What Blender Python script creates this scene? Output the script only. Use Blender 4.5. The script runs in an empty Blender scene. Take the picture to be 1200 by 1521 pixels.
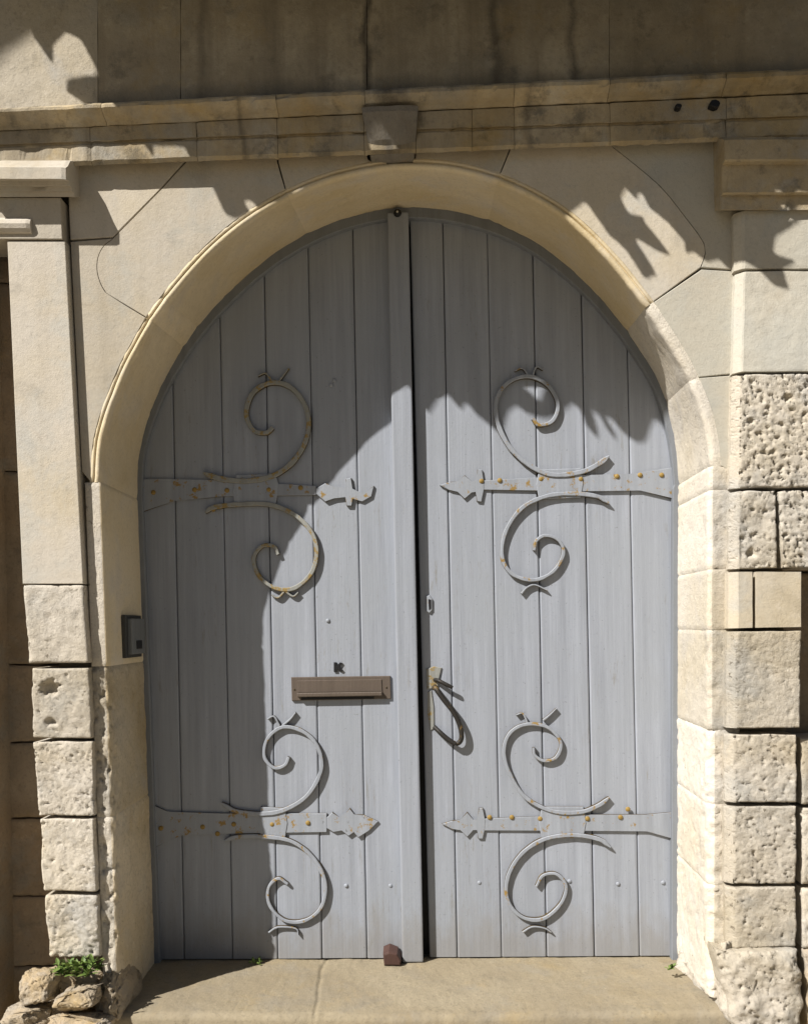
import bpy, bmesh, math, random
from mathutils import Vector, noise, Matrix
random.seed(7)
R_ = math.radians
scene = bpy.context.scene
COL = scene.collection

# ------------------------------------------------------------------ camera
FPX, PPX, PPY, ROLL, YAW = 1250.0, 600.0, 930.0, 0.020, 0.035
CAM = Vector((0.11, -2.74, 1.24))
FW = Vector((-math.sin(YAW), math.cos(YAW), 0))
r0 = Vector((math.cos(YAW), math.sin(YAW), 0)); u0 = Vector((0, 0, 1))
RT = r0*math.cos(ROLL) - u0*math.sin(ROLL)
UP = u0*math.cos(ROLL) + r0*math.sin(ROLL)
cd = bpy.data.cameras.new('camera'); cam = bpy.data.objects.new('camera', cd); COL.objects.link(cam)
cd.sensor_fit = 'HORIZONTAL'; cd.sensor_width = 36; cd.lens = 36*FPX/1200
cd.shift_x = (600-PPX)/1200; cd.shift_y = (PPY-760.5)/1200
cd.clip_start = .02; cd.clip_end = 500
m = Matrix((RT, UP, -FW)).transposed().to_4x4(); m.translation = CAM
cam.matrix_world = m
scene.camera = cam
# ------------------------------------------------------------------ light
SUN = Vector((.45, .38, -.565)).normalized()
EL = math.asin(-SUN.z); ROT = math.atan2(-SUN.x, -SUN.y) % (2*math.pi)
sl = bpy.data.lights.new('sun', 'SUN'); sl.energy = 5.0; sl.angle = R_(.53); sl.color = (1, .95, .88)
so = bpy.data.objects.new('sun', sl); COL.objects.link(so)
so.rotation_euler = SUN.to_track_quat('-Z', 'Y').to_euler(); so.location = (-4, -4, 6)
w = bpy.data.worlds.new('World'); scene.world = w; w.use_nodes = True
nt = w.node_tree; bg = nt.nodes['Background']
sky = nt.nodes.new('ShaderNodeTexSky'); sky.sky_type = 'NISHITA'; sky.sun_disc = False
sky.sun_elevation = EL; sky.sun_rotation = ROT; sky.air_density = 1.0; sky.dust_density = 2.0
nt.links.new(sky.outputs[0], bg.inputs[0]); bg.inputs[1].default_value = .026
scene.view_settings.view_transform = 'Standard'; scene.view_settings.look = 'None'
scene.view_settings.exposure = .63; scene.view_settings.gamma = 1

# ------------------------------------------------------------------ helpers
def at(px, py, Y):
    d = FW*FPX + RT*(px-PPX) - UP*(py-PPY)
    return CAM + d*((Y-CAM.y)/d.y)
def proj(P):
    d = Vector(P)-CAM; z = d.dot(FW)
    return PPX+FPX*d.dot(RT)/z, PPY-FPX*d.dot(UP)/z
def atX(X, py, Y):
    px = 600.0
    for _ in range(4):
        P = at(px, py, Y); px += (X-P.x)*FPX/(Y-CAM.y)
    return at(px, py, Y)
def thing(name, label, cat, loc=(0, 0, 0), group=None):
    o = bpy.data.objects.new(name, None); COL.objects.link(o); o.location = loc
    o.empty_display_size = .1
    o['label'] = label; o['category'] = cat
    if group: o['group'] = group
    return o
def wloc(o):
    v = Vector((0, 0, 0))
    while o: v += o.location; o = o.parent
    return v
def obj(name, bm, mat, parent=None, label=None, smooth=False):
    me = bpy.data.meshes.new(name)
    off = wloc(parent)
    if off.length: bmesh.ops.translate(bm, vec=-off, verts=bm.verts)
    bmesh.ops.recalc_face_normals(bm, faces=bm.faces)
    bm.to_mesh(me); bm.free()
    me.materials.append(mat)
    if smooth:
        for p in me.polygons: p.use_smooth = True
    o = bpy.data.objects.new(name, me); COL.objects.link(o)
    if parent: o.parent = parent
    if label: o['label'] = label
    return o
def tag(o, label, cat, group=None, kind=None):
    if kind: o['kind'] = kind
    else: o['label'] = label; o['category'] = cat
    if group: o['group'] = group
    return o
def add_box(bm, lo, hi, bev=0.0, seg=1):
    lo = Vector(lo); hi = Vector(hi)
    vs = [bm.verts.new((x, y, z)) for x in (lo.x, hi.x) for y in (lo.y, hi.y) for z in (lo.z, hi.z)]
    q = [(0, 1, 3, 2), (4, 6, 7, 5), (0, 4, 5, 1), (2, 3, 7, 6), (0, 2, 6, 4), (1, 5, 7, 3)]
    fs = [bm.faces.new([vs[i] for i in f]) for f in q]
    if bev:
        es = list({e for f in fs for e in f.edges})
        bmesh.ops.bevel(bm, geom=es, offset=bev, segments=seg, affect='EDGES', profile=.6)
def add_prism(bm, front, back, bev=0.0, seg=2, inset=0.0):
    """front / back: matching rings of points; closed solid, front rim bevelled"""
    n = len(front)
    fv = [bm.verts.new(p) for p in front]; bv = [bm.verts.new(p) for p in back]
    ff = bm.faces.new(fv); bm.faces.new(bv[::-1])
    for i in range(n):
        bm.faces.new((fv[i], bv[i], bv[(i+1) % n], fv[(i+1) % n]))
    if bev:
        bmesh.ops.bevel(bm, geom=list(ff.edges), offset=bev, segments=seg, affect='EDGES', profile=.5)
def shrink(pts, d):
    """inset a 2-D (x,z) ring by d"""
    n = len(pts)
    ar = sum(pts[i][0]*pts[(i+1) % n][1]-pts[(i+1) % n][0]*pts[i][1] for i in range(n))
    sgn = 1 if ar > 0 else -1
    out = []
    for i in range(n):
        a, b, c = pts[i-1], pts[i], pts[(i+1) % n]
        e1 = Vector((b[0]-a[0], b[1]-a[1])); e2 = Vector((c[0]-b[0], c[1]-b[1]))
        if e1.length < 1e-6 or e2.length < 1e-6: out.append(b); continue
        e1.normalize(); e2.normalize()
        n1 = Vector((-e1.y, e1.x))*sgn; n2 = Vector((-e2.y, e2.x))*sgn
        k = n1+n2; den = max(.35, 1+n1.dot(n2))
        out.append((b[0]+k.x*d/den, b[1]+k.y*d/den))
    return out
def fbm(p, f, o=4):
    return noise.fractal(Vector(p)*f, 1.0, 2.1, o)
def pits(p, f, th=.22, w=.25):
    v = noise.noise(Vector(p)*f)*.7+noise.noise(Vector(p)*f*2.3)*.45
    t = (v-th)/w
    t = max(0.0, min(1.0, t)); return t*t*(3-2*t)
def catmull(pts, n=8):
    P = [Vector(p) for p in pts]; P = [2*P[0]-P[1]]+P+[2*P[-1]-P[-2]]
    out = []
    for i in range(1, len(P)-2):
        for k in range(n):
            t = k/n; a, b, c, d = P[i-1:i+3]
            out.append(.5*((2*b)+(c-a)*t+(2*a-5*b+4*c-d)*t*t+(3*b-a-3*c+d)*t**3))
    out.append(P[-2]); return out

# ------------------------------------------------------------------ materials
def newmat(name):
    m_ = bpy.data.materials.new(name); m_.use_nodes = True
    t = m_.node_tree; b = t.nodes['Principled BSDF']
    g = t.nodes.new('ShaderNodeNewGeometry')
    return m_, t, b, g.outputs['Position']
def nz(t, pos, scale, detail=5, rough=.55, vec=None, dist=0):
    n = t.nodes.new('ShaderNodeTexNoise'); n.inputs['Scale'].default_value = scale
    n.inputs['Detail'].default_value = detail; n.inputs['Roughness'].default_value = rough
    n.inputs['Distortion'].default_value = dist
    if vec:
        mp = t.nodes.new('ShaderNodeMapping'); mp.inputs['Scale'].default_value = vec
        t.links.new(pos, mp.inputs['Vector']); pos = mp.outputs[0]
    t.links.new(pos, n.inputs['Vector']); return n.outputs['Fac']
def ramp(t, fac, a, b, ca=(0, 0, 0, 1), cb=(1, 1, 1, 1)):
    r = t.nodes.new('ShaderNodeValToRGB'); r.color_ramp.elements[0].position = a; r.color_ramp.elements[1].position = b
    r.color_ramp.elements[0].color = ca; r.color_ramp.elements[1].color = cb
    t.links.new(fac, r.inputs[0]); return r.outputs[0]
def mix(t, fac, a, b, mode='MIX'):
    n = t.nodes.new('ShaderNodeMix'); n.data_type = 'RGBA'; n.blend_type = mode
    for s, v in (('Factor', fac), ('A', a), ('B', b)):
        inp = [i for i in n.inputs if i.name == s and i.type == ('VALUE' if s == 'Factor' else 'RGBA')][0]
        if isinstance(v, (int, float)): inp.default_value = v
        elif isinstance(v, tuple): inp.default_value = (*v, 1)
        else: t.links.new(v, inp)
    return [o for o in n.outputs if o.type == 'RGBA'][0]
def mth(t, op, a, b=None):
    n = t.nodes.new('ShaderNodeMath'); n.operation = op
    for i, v in enumerate((a, b)):
        if v is None: continue
        if isinstance(v, (int, float)): n.inputs[i].default_value = v
        else: t.links.new(v, n.inputs[i])
    return n.outputs[0]
def bump(t, b, h, strength, dist):
    n = t.nodes.new('ShaderNodeBump'); n.inputs['Strength'].default_value = strength; n.inputs['Distance'].default_value = dist
    t.links.new(h, n.inputs['Height']); t.links.new(n.outputs[0], b.inputs['Normal'])
def stone(name, base, warm, grey, spots=.35, bstr=.5, soil=0.0, soilc=(.09, .075, .055), streak=0.0, lichen=0.0, pores=0.0, foot=None, runs=()):
    m_, t, b, pos = newmat(name)
    c = mix(t, ramp(t, nz(t, pos, 2.2, 6, .6), .4, .62), base, warm)
    c = mix(t, ramp(t, nz(t, pos, 5.3, 7, .65, dist=.4), .5, .68), c, grey)
    fine = nz(t, pos, 85, 4, .7)
    c = mix(t, mth(t, 'MULTIPLY', ramp(t, fine, .52, .72), spots), c, tuple(v*.45 for v in base))
    c = mix(t, mth(t, 'MULTIPLY', ramp(t, nz(t, pos, 38, 3, .6), .58, .7), spots*.8), c, tuple(min(.8, v*1.2) for v in base))
    if pores:
        pm = mth(t, 'MULTIPLY', ramp(t, nz(t, pos, 62, 4, .6), .60, .66), ramp(t, nz(t, pos, 9, 4), .40, .6))
        c = mix(t, mth(t, 'MULTIPLY', pm, pores), c, (.13, .11, .08))
    if streak:
        c = mix(t, mth(t, 'MULTIPLY', ramp(t, nz(t, pos, 1, 5, .6, vec=(9, 9, .8)), .5, .68), streak), c, soilc)
    if soil:
        c = mix(t, mth(t, 'MULTIPLY', ramp(t, nz(t, pos, 3.1, 8, .7), .33, .6), soil), c, soilc)
    if lichen:
        c = mix(t, mth(t, 'MULTIPLY', ramp(t, nz(t, pos, 7, 8, .75), .55, .66), lichen), c, (.06, .06, .055))
        c = mix(t, mth(t, 'MULTIPLY', ramp(t, nz(t, pos, 4.5, 8, .7), .56, .66), lichen*.7), c, (.36, .25, .09))
    if foot is not None:      # algae that has crept up from the ledge, ragged upper edge
        sp_ = t.nodes.new('ShaderNodeSeparateXYZ'); t.links.new(pos, sp_.inputs[0])
        zz = mth(t, 'SUBTRACT', mth(t, 'ADD', foot, mth(t, 'MULTIPLY', nz(t, pos, 4, 7, .7), .11)), sp_.outputs[2])
        c = mix(t, mth(t, 'MULTIPLY', ramp(t, zz, .02, .09), .9), c, (.095, .095, .09))
    if runs:                  # dark water runs and painted moulding shade: (x, half width, strength)
        sr = t.nodes.new('ShaderNodeSeparateXYZ'); t.links.new(pos, sr.inputs[0])
        wob = mth(t, 'MULTIPLY', mth(t, 'SUBTRACT', nz(t, pos, 5, 5, .6), .5), .09)
        for (rx, rw, rs) in runs:
            d = mth(t, 'ABSOLUTE', mth(t, 'ADD', mth(t, 'SUBTRACT', sr.outputs[0], rx), wob))
            k = ramp(t, mth(t, 'ADD', mth(t, 'DIVIDE', d, rw), mth(t, 'MULTIPLY', nz(t, pos, 1, 6, .7, vec=(24, 24, 2.5)), .9)), .45, 1.25, (1, 1, 1, 1), (0, 0, 0, 1))
            c = mix(t, mth(t, 'MULTIPLY', k, rs), c, (.07, .062, .052))
    oi = t.nodes.new('ShaderNodeObjectInfo')      # every stone has its own tone
    tone = ramp(t, oi.outputs['Random'], 0, 1, (.86, .85, .83, 1), (1.06, 1.06, 1.07, 1))
    c = mix(t, 1.0, c, tone, 'MULTIPLY')
    t.links.new(c, b.inputs['Base Color']); b.inputs['Roughness'].default_value = .92
    b.inputs['Specular IOR Level'].default_value = .15
    if pores: bstr = 1.0
    h = mth(t, 'ADD', mth(t, 'MULTIPLY', nz(t, pos, 160, 5, .75), .5), mth(t, 'MULTIPLY', nz(t, pos, 28, 6, .65), .9))
    bump(t, b, h, bstr, .006)
    return m_
M = {}
M['ashlar'] = stone('ashlar_stone', (.50, .46, .395), (.485, .43, .33), (.45, .435, .39), .3, .4, lichen=.16, streak=.22, soilc=(.30, .255, .18))
M['ashlar_pale'] = stone('pale_ashlar_stone', (.48, .465, .405), (.47, .435, .36), (.43, .425, .385), .3, .4, lichen=.1)
M['rough'] = stone('rough_stone', (.53, .49, .425), (.48, .43, .34), (.43, .415, .38), .55, .9, lichen=.18, pores=.75)
M['reveal'] = stone('reveal_stone', (.64, .555, .40), (.58, .475, .29), (.58, .52, .42), .3, .45)
M['cornice'] = stone('cornice_stone', (.52, .45, .33), (.47, .36, .19), (.42, .40, .35), .4, .6, soil=.5, soilc=(.19, .16, .115), streak=.5, lichen=.55, runs=[(at(580, 160, -.08).x, .13, .75), (at(360, 180, -.06).x, .03, .5), (at(785, 160, -.06).x, .035, .4)])  # widest run paints in the moulding's shade above the keystone
M['upper'] = stone('soiled_stone', (.50, .44, .335), (.40, .335, .235), (.37, .345, .29), .5, .6, soil=.6, soilc=(.24, .205, .15), streak=.8, lichen=.4, foot=2.985, runs=[(at(a, 60, -.03).x, b, k) for a, b, k in ((547, .035, .8), (737, .05, .6), (852, .04, .55), (300, .03, .3))])
M['upper_clean'] = stone('washed_stone', (.46, .42, .35), (.44, .39, .3), (.40, .38, .34), .5, .6, lichen=.2)
M['keystone'] = stone('stained_keystone_stone', (.27, .25, .22), (.23, .21, .17), (.20, .195, .185), .4, .6, soil=.5, lichen=.5)
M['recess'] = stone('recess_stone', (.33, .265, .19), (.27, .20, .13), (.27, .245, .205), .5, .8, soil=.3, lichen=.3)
M['reveal_low'] = stone('worn_reveal_stone', (.60, .53, .41), (.54, .45, .3), (.52, .47, .38), .5, .8, lichen=.3, pores=.4)
M['jamb_sunlit'] = stone('sunlit_jamb_stone', (.68, .64, .57), (.64, .585, .48), (.60, .57, .52), .35, .6, lichen=.12, pores=.3)  # sun glare on the right reveal put into a paler stone tone
M['mortar'] = stone('mortar', (.22, .19, .14), (.2, .16, .1), (.18, .17, .15), .4, .6)
M['rock'] = stone('rubble_stone', (.40, .35, .28), (.38, .30, .19), (.32, .30, .27), .6, 1.0, lichen=.8)
M['sill'] = stone('threshold_stone', (.30, .26, .185), (.28, .235, .155), (.265, .24, .19), .6, .7, soil=.55, soilc=(.215, .18, .125), lichen=.22)
M['apron_bounce'] = stone('pale_bounce_apron', (.43, .375, .28), (.40, .34, .24), (.38, .34, .28), .5, .6)  # pale tone of the added apron that bounces light upward
M['gravel'] = stone('gravel', (.18, .155, .115), (.17, .145, .1), (.16, .145, .12), .6, .9)

def paint(name, base, chips=.0, grain=True, splash=False, rust=(.33, .22, .06), rough=.55):
    m_, t, b, pos = newmat(name)
    g1 = nz(t, pos, 1, 6, .6, vec=(38, 38, 1.6))
    c = mix(t, ramp(t, g1, .35, .7), tuple(v*.81 for v in base), tuple(min(1, v*1.08) for v in base))
    c = mix(t, ramp(t, nz(t, pos, 2.5, 6, .65), .42, .65), c, tuple(v*.92 for v in base[:2])+(base[2]*.9,))
    c = mix(t, mth(t, 'MULTIPLY', ramp(t, nz(t, pos, 60, 4, .7), .62, .72), .25), c, tuple(v*.6 for v in base))
    c = mix(t, mth(t, 'MULTIPLY', ramp(t, nz(t, pos, 1, 7, .7, vec=(21, 21, 1.1)), .55, .72), .22), c, tuple(v*.62 for v in base))
    if splash:      # mud splashed up from the threshold and worn paint with bare grey wood
        sp_ = t.nodes.new('ShaderNodeSeparateXYZ'); t.links.new(pos, sp_.inputs[0])
        zz = mth(t, 'SUBTRACT', mth(t, 'MULTIPLY', nz(t, pos, 9, 6, .7, vec=(1.6, 1.6, .7)), .42), sp_.outputs[2])
        c = mix(t, mth(t, 'MULTIPLY', ramp(t, zz, .0, .16), .4), c, (.20, .175, .135))
        wear = mth(t, 'MULTIPLY', ramp(t, nz(t, pos, 1, 8, .75, vec=(55, 55, 7)), .575, .66), ramp(t, nz(t, pos, 3.2, 4), .48, .62))
        c = mix(t, mth(t, 'MULTIPLY', wear, .75), c, (.20, .195, .18))
        c = mix(t, mth(t, 'MULTIPLY', ramp(t, nz(t, pos, 120, 2), .70, .74), .5), c, (.12, .12, .115))
    if chips:
        k = ramp(t, nz(t, pos, 26, 6, .75), .66-chips*.16, .70-chips*.16)
        c = mix(t, k, c, rust)
        k2 = ramp(t, nz(t, pos, 33, 5, .7, vec=(1, 1, .9)), .68, .71)
        c = mix(t, mth(t, 'MULTIPLY', k2, chips), c, (.05, .035, .02))
    t.links.new(c, b.inputs['Base Color']); b.inputs['Roughness'].default_value = rough
    b.inputs['Specular IOR Level'].default_value = .3
    h = mth(t, 'ADD', mth(t, 'MULTIPLY', nz(t, pos, 1, 6, .65, vec=(150, 150, 4)), .7), mth(t, 'MULTIPLY', nz(t, pos, 90, 3), .3))
    bump(t, b, h, .45, .003)
    return m_
M['door'] = paint('grey_door_paint', splash=True, base=(.296, .321, .372))
M['frame'] = paint('door_frame_paint', (.20, .216, .242))
M['iron'] = paint('painted_ironwork', (.285, .309, .353), chips=.55, rust=(.25, .165, .055))
M['iron_ochre'] = paint('worn_ochre_iron', (.265, .27, .255), chips=.8, rust=(.25, .18, .07))
M['iron_side'] = paint('rusty_shadow_edge', (.07, .052, .03), chips=.6, rust=(.16, .11, .03))  # ochre rust chips over a dark base that paints in shadow lines
M['rivet'] = paint('rust_ochre_rivet', (.27, .18, .05), chips=.5)
M['brass'] = paint('bronze_slot', (.115, .092, .076), rough=.4)
M['black_iron'] = paint('shadow_dark_iron', (.022, .02, .018), chips=.5, rust=(.13, .085, .03))  # dark tone standing in for the handle and latch cast shadows
M['black'] = paint('black_iron', (.012, .012, .014), rough=.5)
M['dark'] = paint('dark_gap', (.03, .03, .032))
M['plastic'] = paint('grey_casing', (.17, .18, .185), rough=.45)
M['casing_rim'] = paint('dark_casing_rim', (.055, .056, .055))
M['wood_stop'] = paint('brown_stop', (.075, .04, .033))
def simple(name, c1, c2, sc=12, rough=.6, trans=0):
    m_, t, b, pos = newmat(name)
    c = mix(t, ramp(t, nz(t, pos, sc, 4), .38, .62), c1, c2)
    t.links.new(c, b.inputs['Base Color']); b.inputs['Roughness'].default_value = rough
    return m_
M['leaf'] = simple('weed_leaf', (.07, .13, .02), (.16, .22, .05), 40)
M['tree_leaf'] = simple('tree_leaf', (.04, .075, .018), (.07, .11, .03), 5)
M['bark'] = simple('bark', (.09, .065, .045), (.16, .12, .09), 20, .9)

# ------------------------------------------------------------------ arch geometry
AX, AZ, AR = .0155, 1.735, .976
RES = [(0, .018), (8, .010), (17, -.006), (28, -.024), (38, -.024), (47, -.012), (57, .006), (68, .015), (80, .021), (92, .021), (103, .018),
       (117, .008), (128, 0), (141, -.012), (153, -.022), (163, -.015), (172, .008), (180, .017)]
def rres(deg):
    for (a, u), (b, v) in zip(RES, RES[1:]):
        if a <= deg <= b: return u+(v-u)*(deg-a)/(b-a)
    return RES[0][1] if deg < 0 else RES[-1][1]
FRONT_D = [(0, .006), (9, .006), (17, 0), (27, -.008), (47, -.008), (60, 0), (68, .004), (78, .007), (90, .004), (98, -.002), (111, -.009), (123, -.013), (136, -.017), (149, -.004), (159, .007), (169, .011), (176, .008), (180, .004)]
BACK_D = [(0, .008), (10, .016), (20, .033), (30, .024), (42, .014), (53, .001), (65, 0), (77, -.005), (90, -.006), (102, -.014), (115, -.019), (130, -.020), (143, -.002), (156, .022), (166, .029), (177, .012), (180, .006)]
def lerp_tab(tab, deg):
    deg = max(0, min(180, deg)); out = 0      # smoothed look-up
    for k in (-4, -2, 0, 2, 4):
        d = max(0, min(180, deg+k))
        for (a, u), (b, v) in zip(tab, tab[1:]):
            if a <= d <= b: out += (u+(v-u)*(d-a)/(b-a))/5; break
    return out
def arch_r(deg, Y):
    t = max(0, min(1, Y/.36))
    return AR+rres(deg)*.75+lerp_tab(FRONT_D, deg)*(1-t)+lerp_tab(BACK_D, deg)*t
def arcpt(deg, off=0.0, Y=0.0, cz=0.0, Y0=None):
    r = arch_r(deg, Y0 if Y0 is not None else Y)+off; a = R_(deg)
    return Vector((AX+r*math.cos(a), Y, AZ+(cz+r)*math.sin(a)))
def jamb(side, z, off=0.0, Y=0.0):          # side -1 left, +1 right
    if side < 0: x = -.976+(1.735-z)*.017
    else: x = 1.004-(1.735-z)*.022
    x += side*.007*max(0, min(1, Y/.36))
    return Vector((x+side*off, Y, z))
def ang(px, py):
    P = at(px, py, 0); return math.degrees(math.atan2(P.z-AZ, P.x-AX))
def W(px, py, Y=0.0): return at(px, py, Y)

# ------------------------------------------------------------------ the gateway wall
GW = thing('stone_gateway', 'pale limestone gateway wall with round arch, pilasters and moulded cornice around the grey doors', 'gateway', (0, 0, 0))

def flat_stone(name, pts, Yf, Yb, mat, gap=.0013, bev=.0025, label=None, parent=GW):
    ring = shrink([(p.x, p.z) for p in pts], gap)
    bm = bmesh.new()
    add_prism(bm, [(x, Yf, z) for x, z in ring], [(x, Yb, z) for x, z in ring], bev, 2)
    return obj(name, bm, mat, parent, label)

BO = .032   # spandrel stones start this far outside the arris
def arc(a0, a1, off=BO, n=None):
    n = n or max(3, int(abs(a1-a0)/1.6))
    return [arcpt(a0+(a1-a0)*i/n, off) for i in range(n+1)]
aA = ang(215, 470); aB = ang(432, 300); aD = ang(556, 252); aE0 = ang(612, 250); aE1 = ang(745, 250); aF = ang(975, 445); aH = ang(1030, 563)
sp = []
CRL = catmull([W(170, 353), W(155, 364), W(146, 380), W(144, 400), W(149, 420), W(158, 436)], 4)
CRV = catmull([W(901, 211), W(943, 244), W(985, 281), W(1023, 329), W(1040, 352), W(1048, 371), W(1041, 397)], 4)
FT = .03  # stones run up behind the cornice
def top(px, py): return W(px, py-FT*456)
sp.append([*arc(180, aA), *CRL[::-1], W(104, 358), W(121, 700)])
sp.append([*arc(aA, aB), W(411, 240), top(411, 240), top(286, 242), W(240, 280), *CRL])
sp.append([W(104, 356), W(168, 352), W(240, 278), top(284, 242), top(98, 242)])
sp.append([*arc(aB, aD), W(545, 236), top(545, 232), top(413, 240), W(413, 240)])
sp.append([*arc(aE0, aE1), W(760, 214), top(760, 214), top(618, 222), W(618, 236)])
sp.append([*arc(aE1, aF), *CRV[::-1], top(897, 210), top(762, 214), W(762, 214)])
sp.append([*CRV, W(1110, 402), top(1110, 204), top(900, 209)])
sp.append([*arc(aF, aH), W(1110, 553), W(1110, 403), W(1042, 399)])
sp.append([*arc(aH, 0), W(1110, 716), W(1110, 555)])
for i, p in enumerate(sp):
    flat_stone('spandrel_stone', p, 0.0, .06, M['ashlar_pale'] if i >= 6 else M['ashlar'])
# wall core behind the joints
bm = bmesh.new()
N = 60
prev = None
seq = [(jamb(1, z, .02), Vector((1.25, 0, z))) for z in (-.2, .8, 1.7)]
for i in range(N+1):
    d = 180*i/N; p = arcpt(d, .02); a = R_(d)
    k = min((1.25 if math.cos(a) > 0 else 1.17)/max(1e-6, abs(math.cos(a))), 1.55/max(1e-6, abs(math.sin(a))))
    seq.append((p, Vector((AX+k*math.cos(a), 0, AZ+k*math.sin(a)))))
seq += [(jamb(-1, z, .02), Vector((-1.15, 0, z))) for z in (1.7, .8, -.2)]
for p, q in seq:
    cur = [bm.verts.new((p.x, .045, p.z)), bm.verts.new((q.x, .045, q.z))]
    if prev: bm.faces.new((prev[0], prev[1], cur[1], cur[0]))
    prev = cur
obj('wall_core', bm, M['mortar'], GW)

# arch and jamb stones: profile swept along the opening, each stone its own mesh
def sweep_stone(path, prof_fn, mat, rough_fn, name, step=.009, front_mat=None, n_front=14):
    """path: list of (kind,val): evaluated by P(t); prof: list of (off,Y)"""
    bm = bmesh.new(); rows = []
    n = len(path)
    for i, (fn, e) in enumerate(path):
        row = []
        for (off, Y) in prof_fn(i, n):
            p = fn(off, Y)
            row.append((p, off, Y))
        rows.append(row)
    grid = []
    for i, row in enumerate(rows):
        vs = []
        for j, (p, off, Y) in enumerate(row):
            am, pt = rough_fn(p, i/(n-1.0), Y)
            q = p.copy()
            if am or pt:
                d = fbm(p, 18)*am + fbm(p+Vector((5, 0, 0)), 6, 3)*am*.8
                e = pits(p, 34)*pt + pits(p+Vector((3, 1, 2)), 75)*pt*.5
                # displace out of the stone's body (towards opening and viewer)
                wy = max(0, 1-Y/.05); wx = 1 if Y > .01 else .4
                c = path[i][0](off+.05, Y)-p; c.y = 0
                c = c.normalized() if c.length > 1e-6 else Vector((0, 0, 0))
                q += c*((e-d)*wx) + Vector((0, (e-d)*min(1, wy), 0))
            # drop the ends back to make the joint
            k = min(i, n-1-i)
            if k == 0:
                c = path[i][0](off+.05, Y)-p; c.y = 0
                q += c.normalized()*.0035 + Vector((0, .0035 if Y < .1 else 0, 0))
            vs.append(bm.verts.new(q))
        grid.append(vs)
    for a, b in zip(grid, grid[1:]):
        for j in range(len(a)-1):
            f = bm.faces.new((a[j], a[j+1], b[j+1], b[j]))
            if front_mat and j < n_front: f.material_index = 1
    o = obj(name, bm, mat, GW, smooth=True)
    if front_mat: o.data.materials.append(front_mat)
    return o
YB = .40
def prof_arc(front):
    pr = [(front, .02), (front, .001), (.026, 0), (.0235, .0015), (.022, .008), (.0205, .009), (.019, .003), (.015, -.0015), (.008, -.001), (.003, .003), (.0, .009)]
    k = 26
    return pr+[(0, .009+(YB-.009)*i/k) for i in range(1, k+1)]
def prof_jamb(front, rnd):
    pr = [(front, .02), (front, 0)]
    k = 12
    pr += [(front+(rnd-front)*i/k, 0) for i in range(1, k+1)]
    for i in range(1, 6):
        a = i/5*math.pi/2; pr.append((rnd-rnd*math.sin(a), rnd-rnd*math.cos(a)))
    k = 40
    return pr+[(0, rnd+(YB-rnd)*i/k) for i in range(1, k+1)]
cuts = [0.0, aH, aF, aE1, (aE0+aD)/2, aB, 142.0, aA, 180.0]
for a0, a1 in zip(cuts, cuts[1:]):
    n = max(6, int(abs(a1-a0)/1.1))
    path = []
    for i in range(n+1):
        d = a0+(a1-a0)*i/n
        path.append(((lambda off, Y, d=d: arcpt(d, off, Y, .07*max(0, Y)/.4)), 0))
    def rf(p, t, Y):
        return (.0022, .002) if p.x < .5 else (.0018, .0015)
    sweep_stone(path, (lambda i, n: prof_arc(.034)) if a0 > 30 else (lambda i, n: prof_jamb(.034, .02)), M['reveal'] if a0 > 30 else M['jamb_sunlit'], rf, 'arch_stone')
# jambs: list of z joints (py at the arris)
def zof(py, px, Y=0): return W(px, py, Y).z
JL = [AZ]+[zof(py, 160) for py in (990, 1214)]+[-.02]
JR = [AZ]+[zof(py, 1050) for py in (728, 846, 936, 1085, 1196, 1316)]+[.02]
for side, Z in ((-1, JL), (1, JR)):
    for z1, z0 in zip(Z, Z[1:]):
        n = max(6, int((z1-z0)/.009))
        path = [((lambda off, Y, z=z1+(z0-z1)*i/n: jamb(side, z, off, Y)), 0) for i in range(n+1)]
        zm = (z0+z1)/2
        if side < 0:
            am, pt = ((.0012, .001) if zm > 1.2 else (.006, .010))
            rnd = .009 if zm > 1.35 else .014
        else:
            rnd = .02
            am, pt = (.003, .005)
            if abs(zm-zof(890, 1050)) < .05: am, pt = .0008, 0; rnd = .018
            if zm < .8: rnd = .032; am, pt = .006, .009
        def rf(p, t, Y, am=am, pt=pt, side=side):
            k = 1.0 if Y < .06 else .45
            return am*k, pt*k*(1 if side > 0 else (1 if Y < .06 else .15))
        mat = (M['reveal'] if side < 0 and zm > 1.25 else M['rough']) if side < 0 else M['jamb_sunlit']
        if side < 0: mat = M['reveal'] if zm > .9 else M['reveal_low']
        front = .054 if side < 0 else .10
        sweep_stone(path, lambda i, n: prof_jamb(front, rnd), mat, rf, 'jamb_stone', front_mat=M['rough'])

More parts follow.
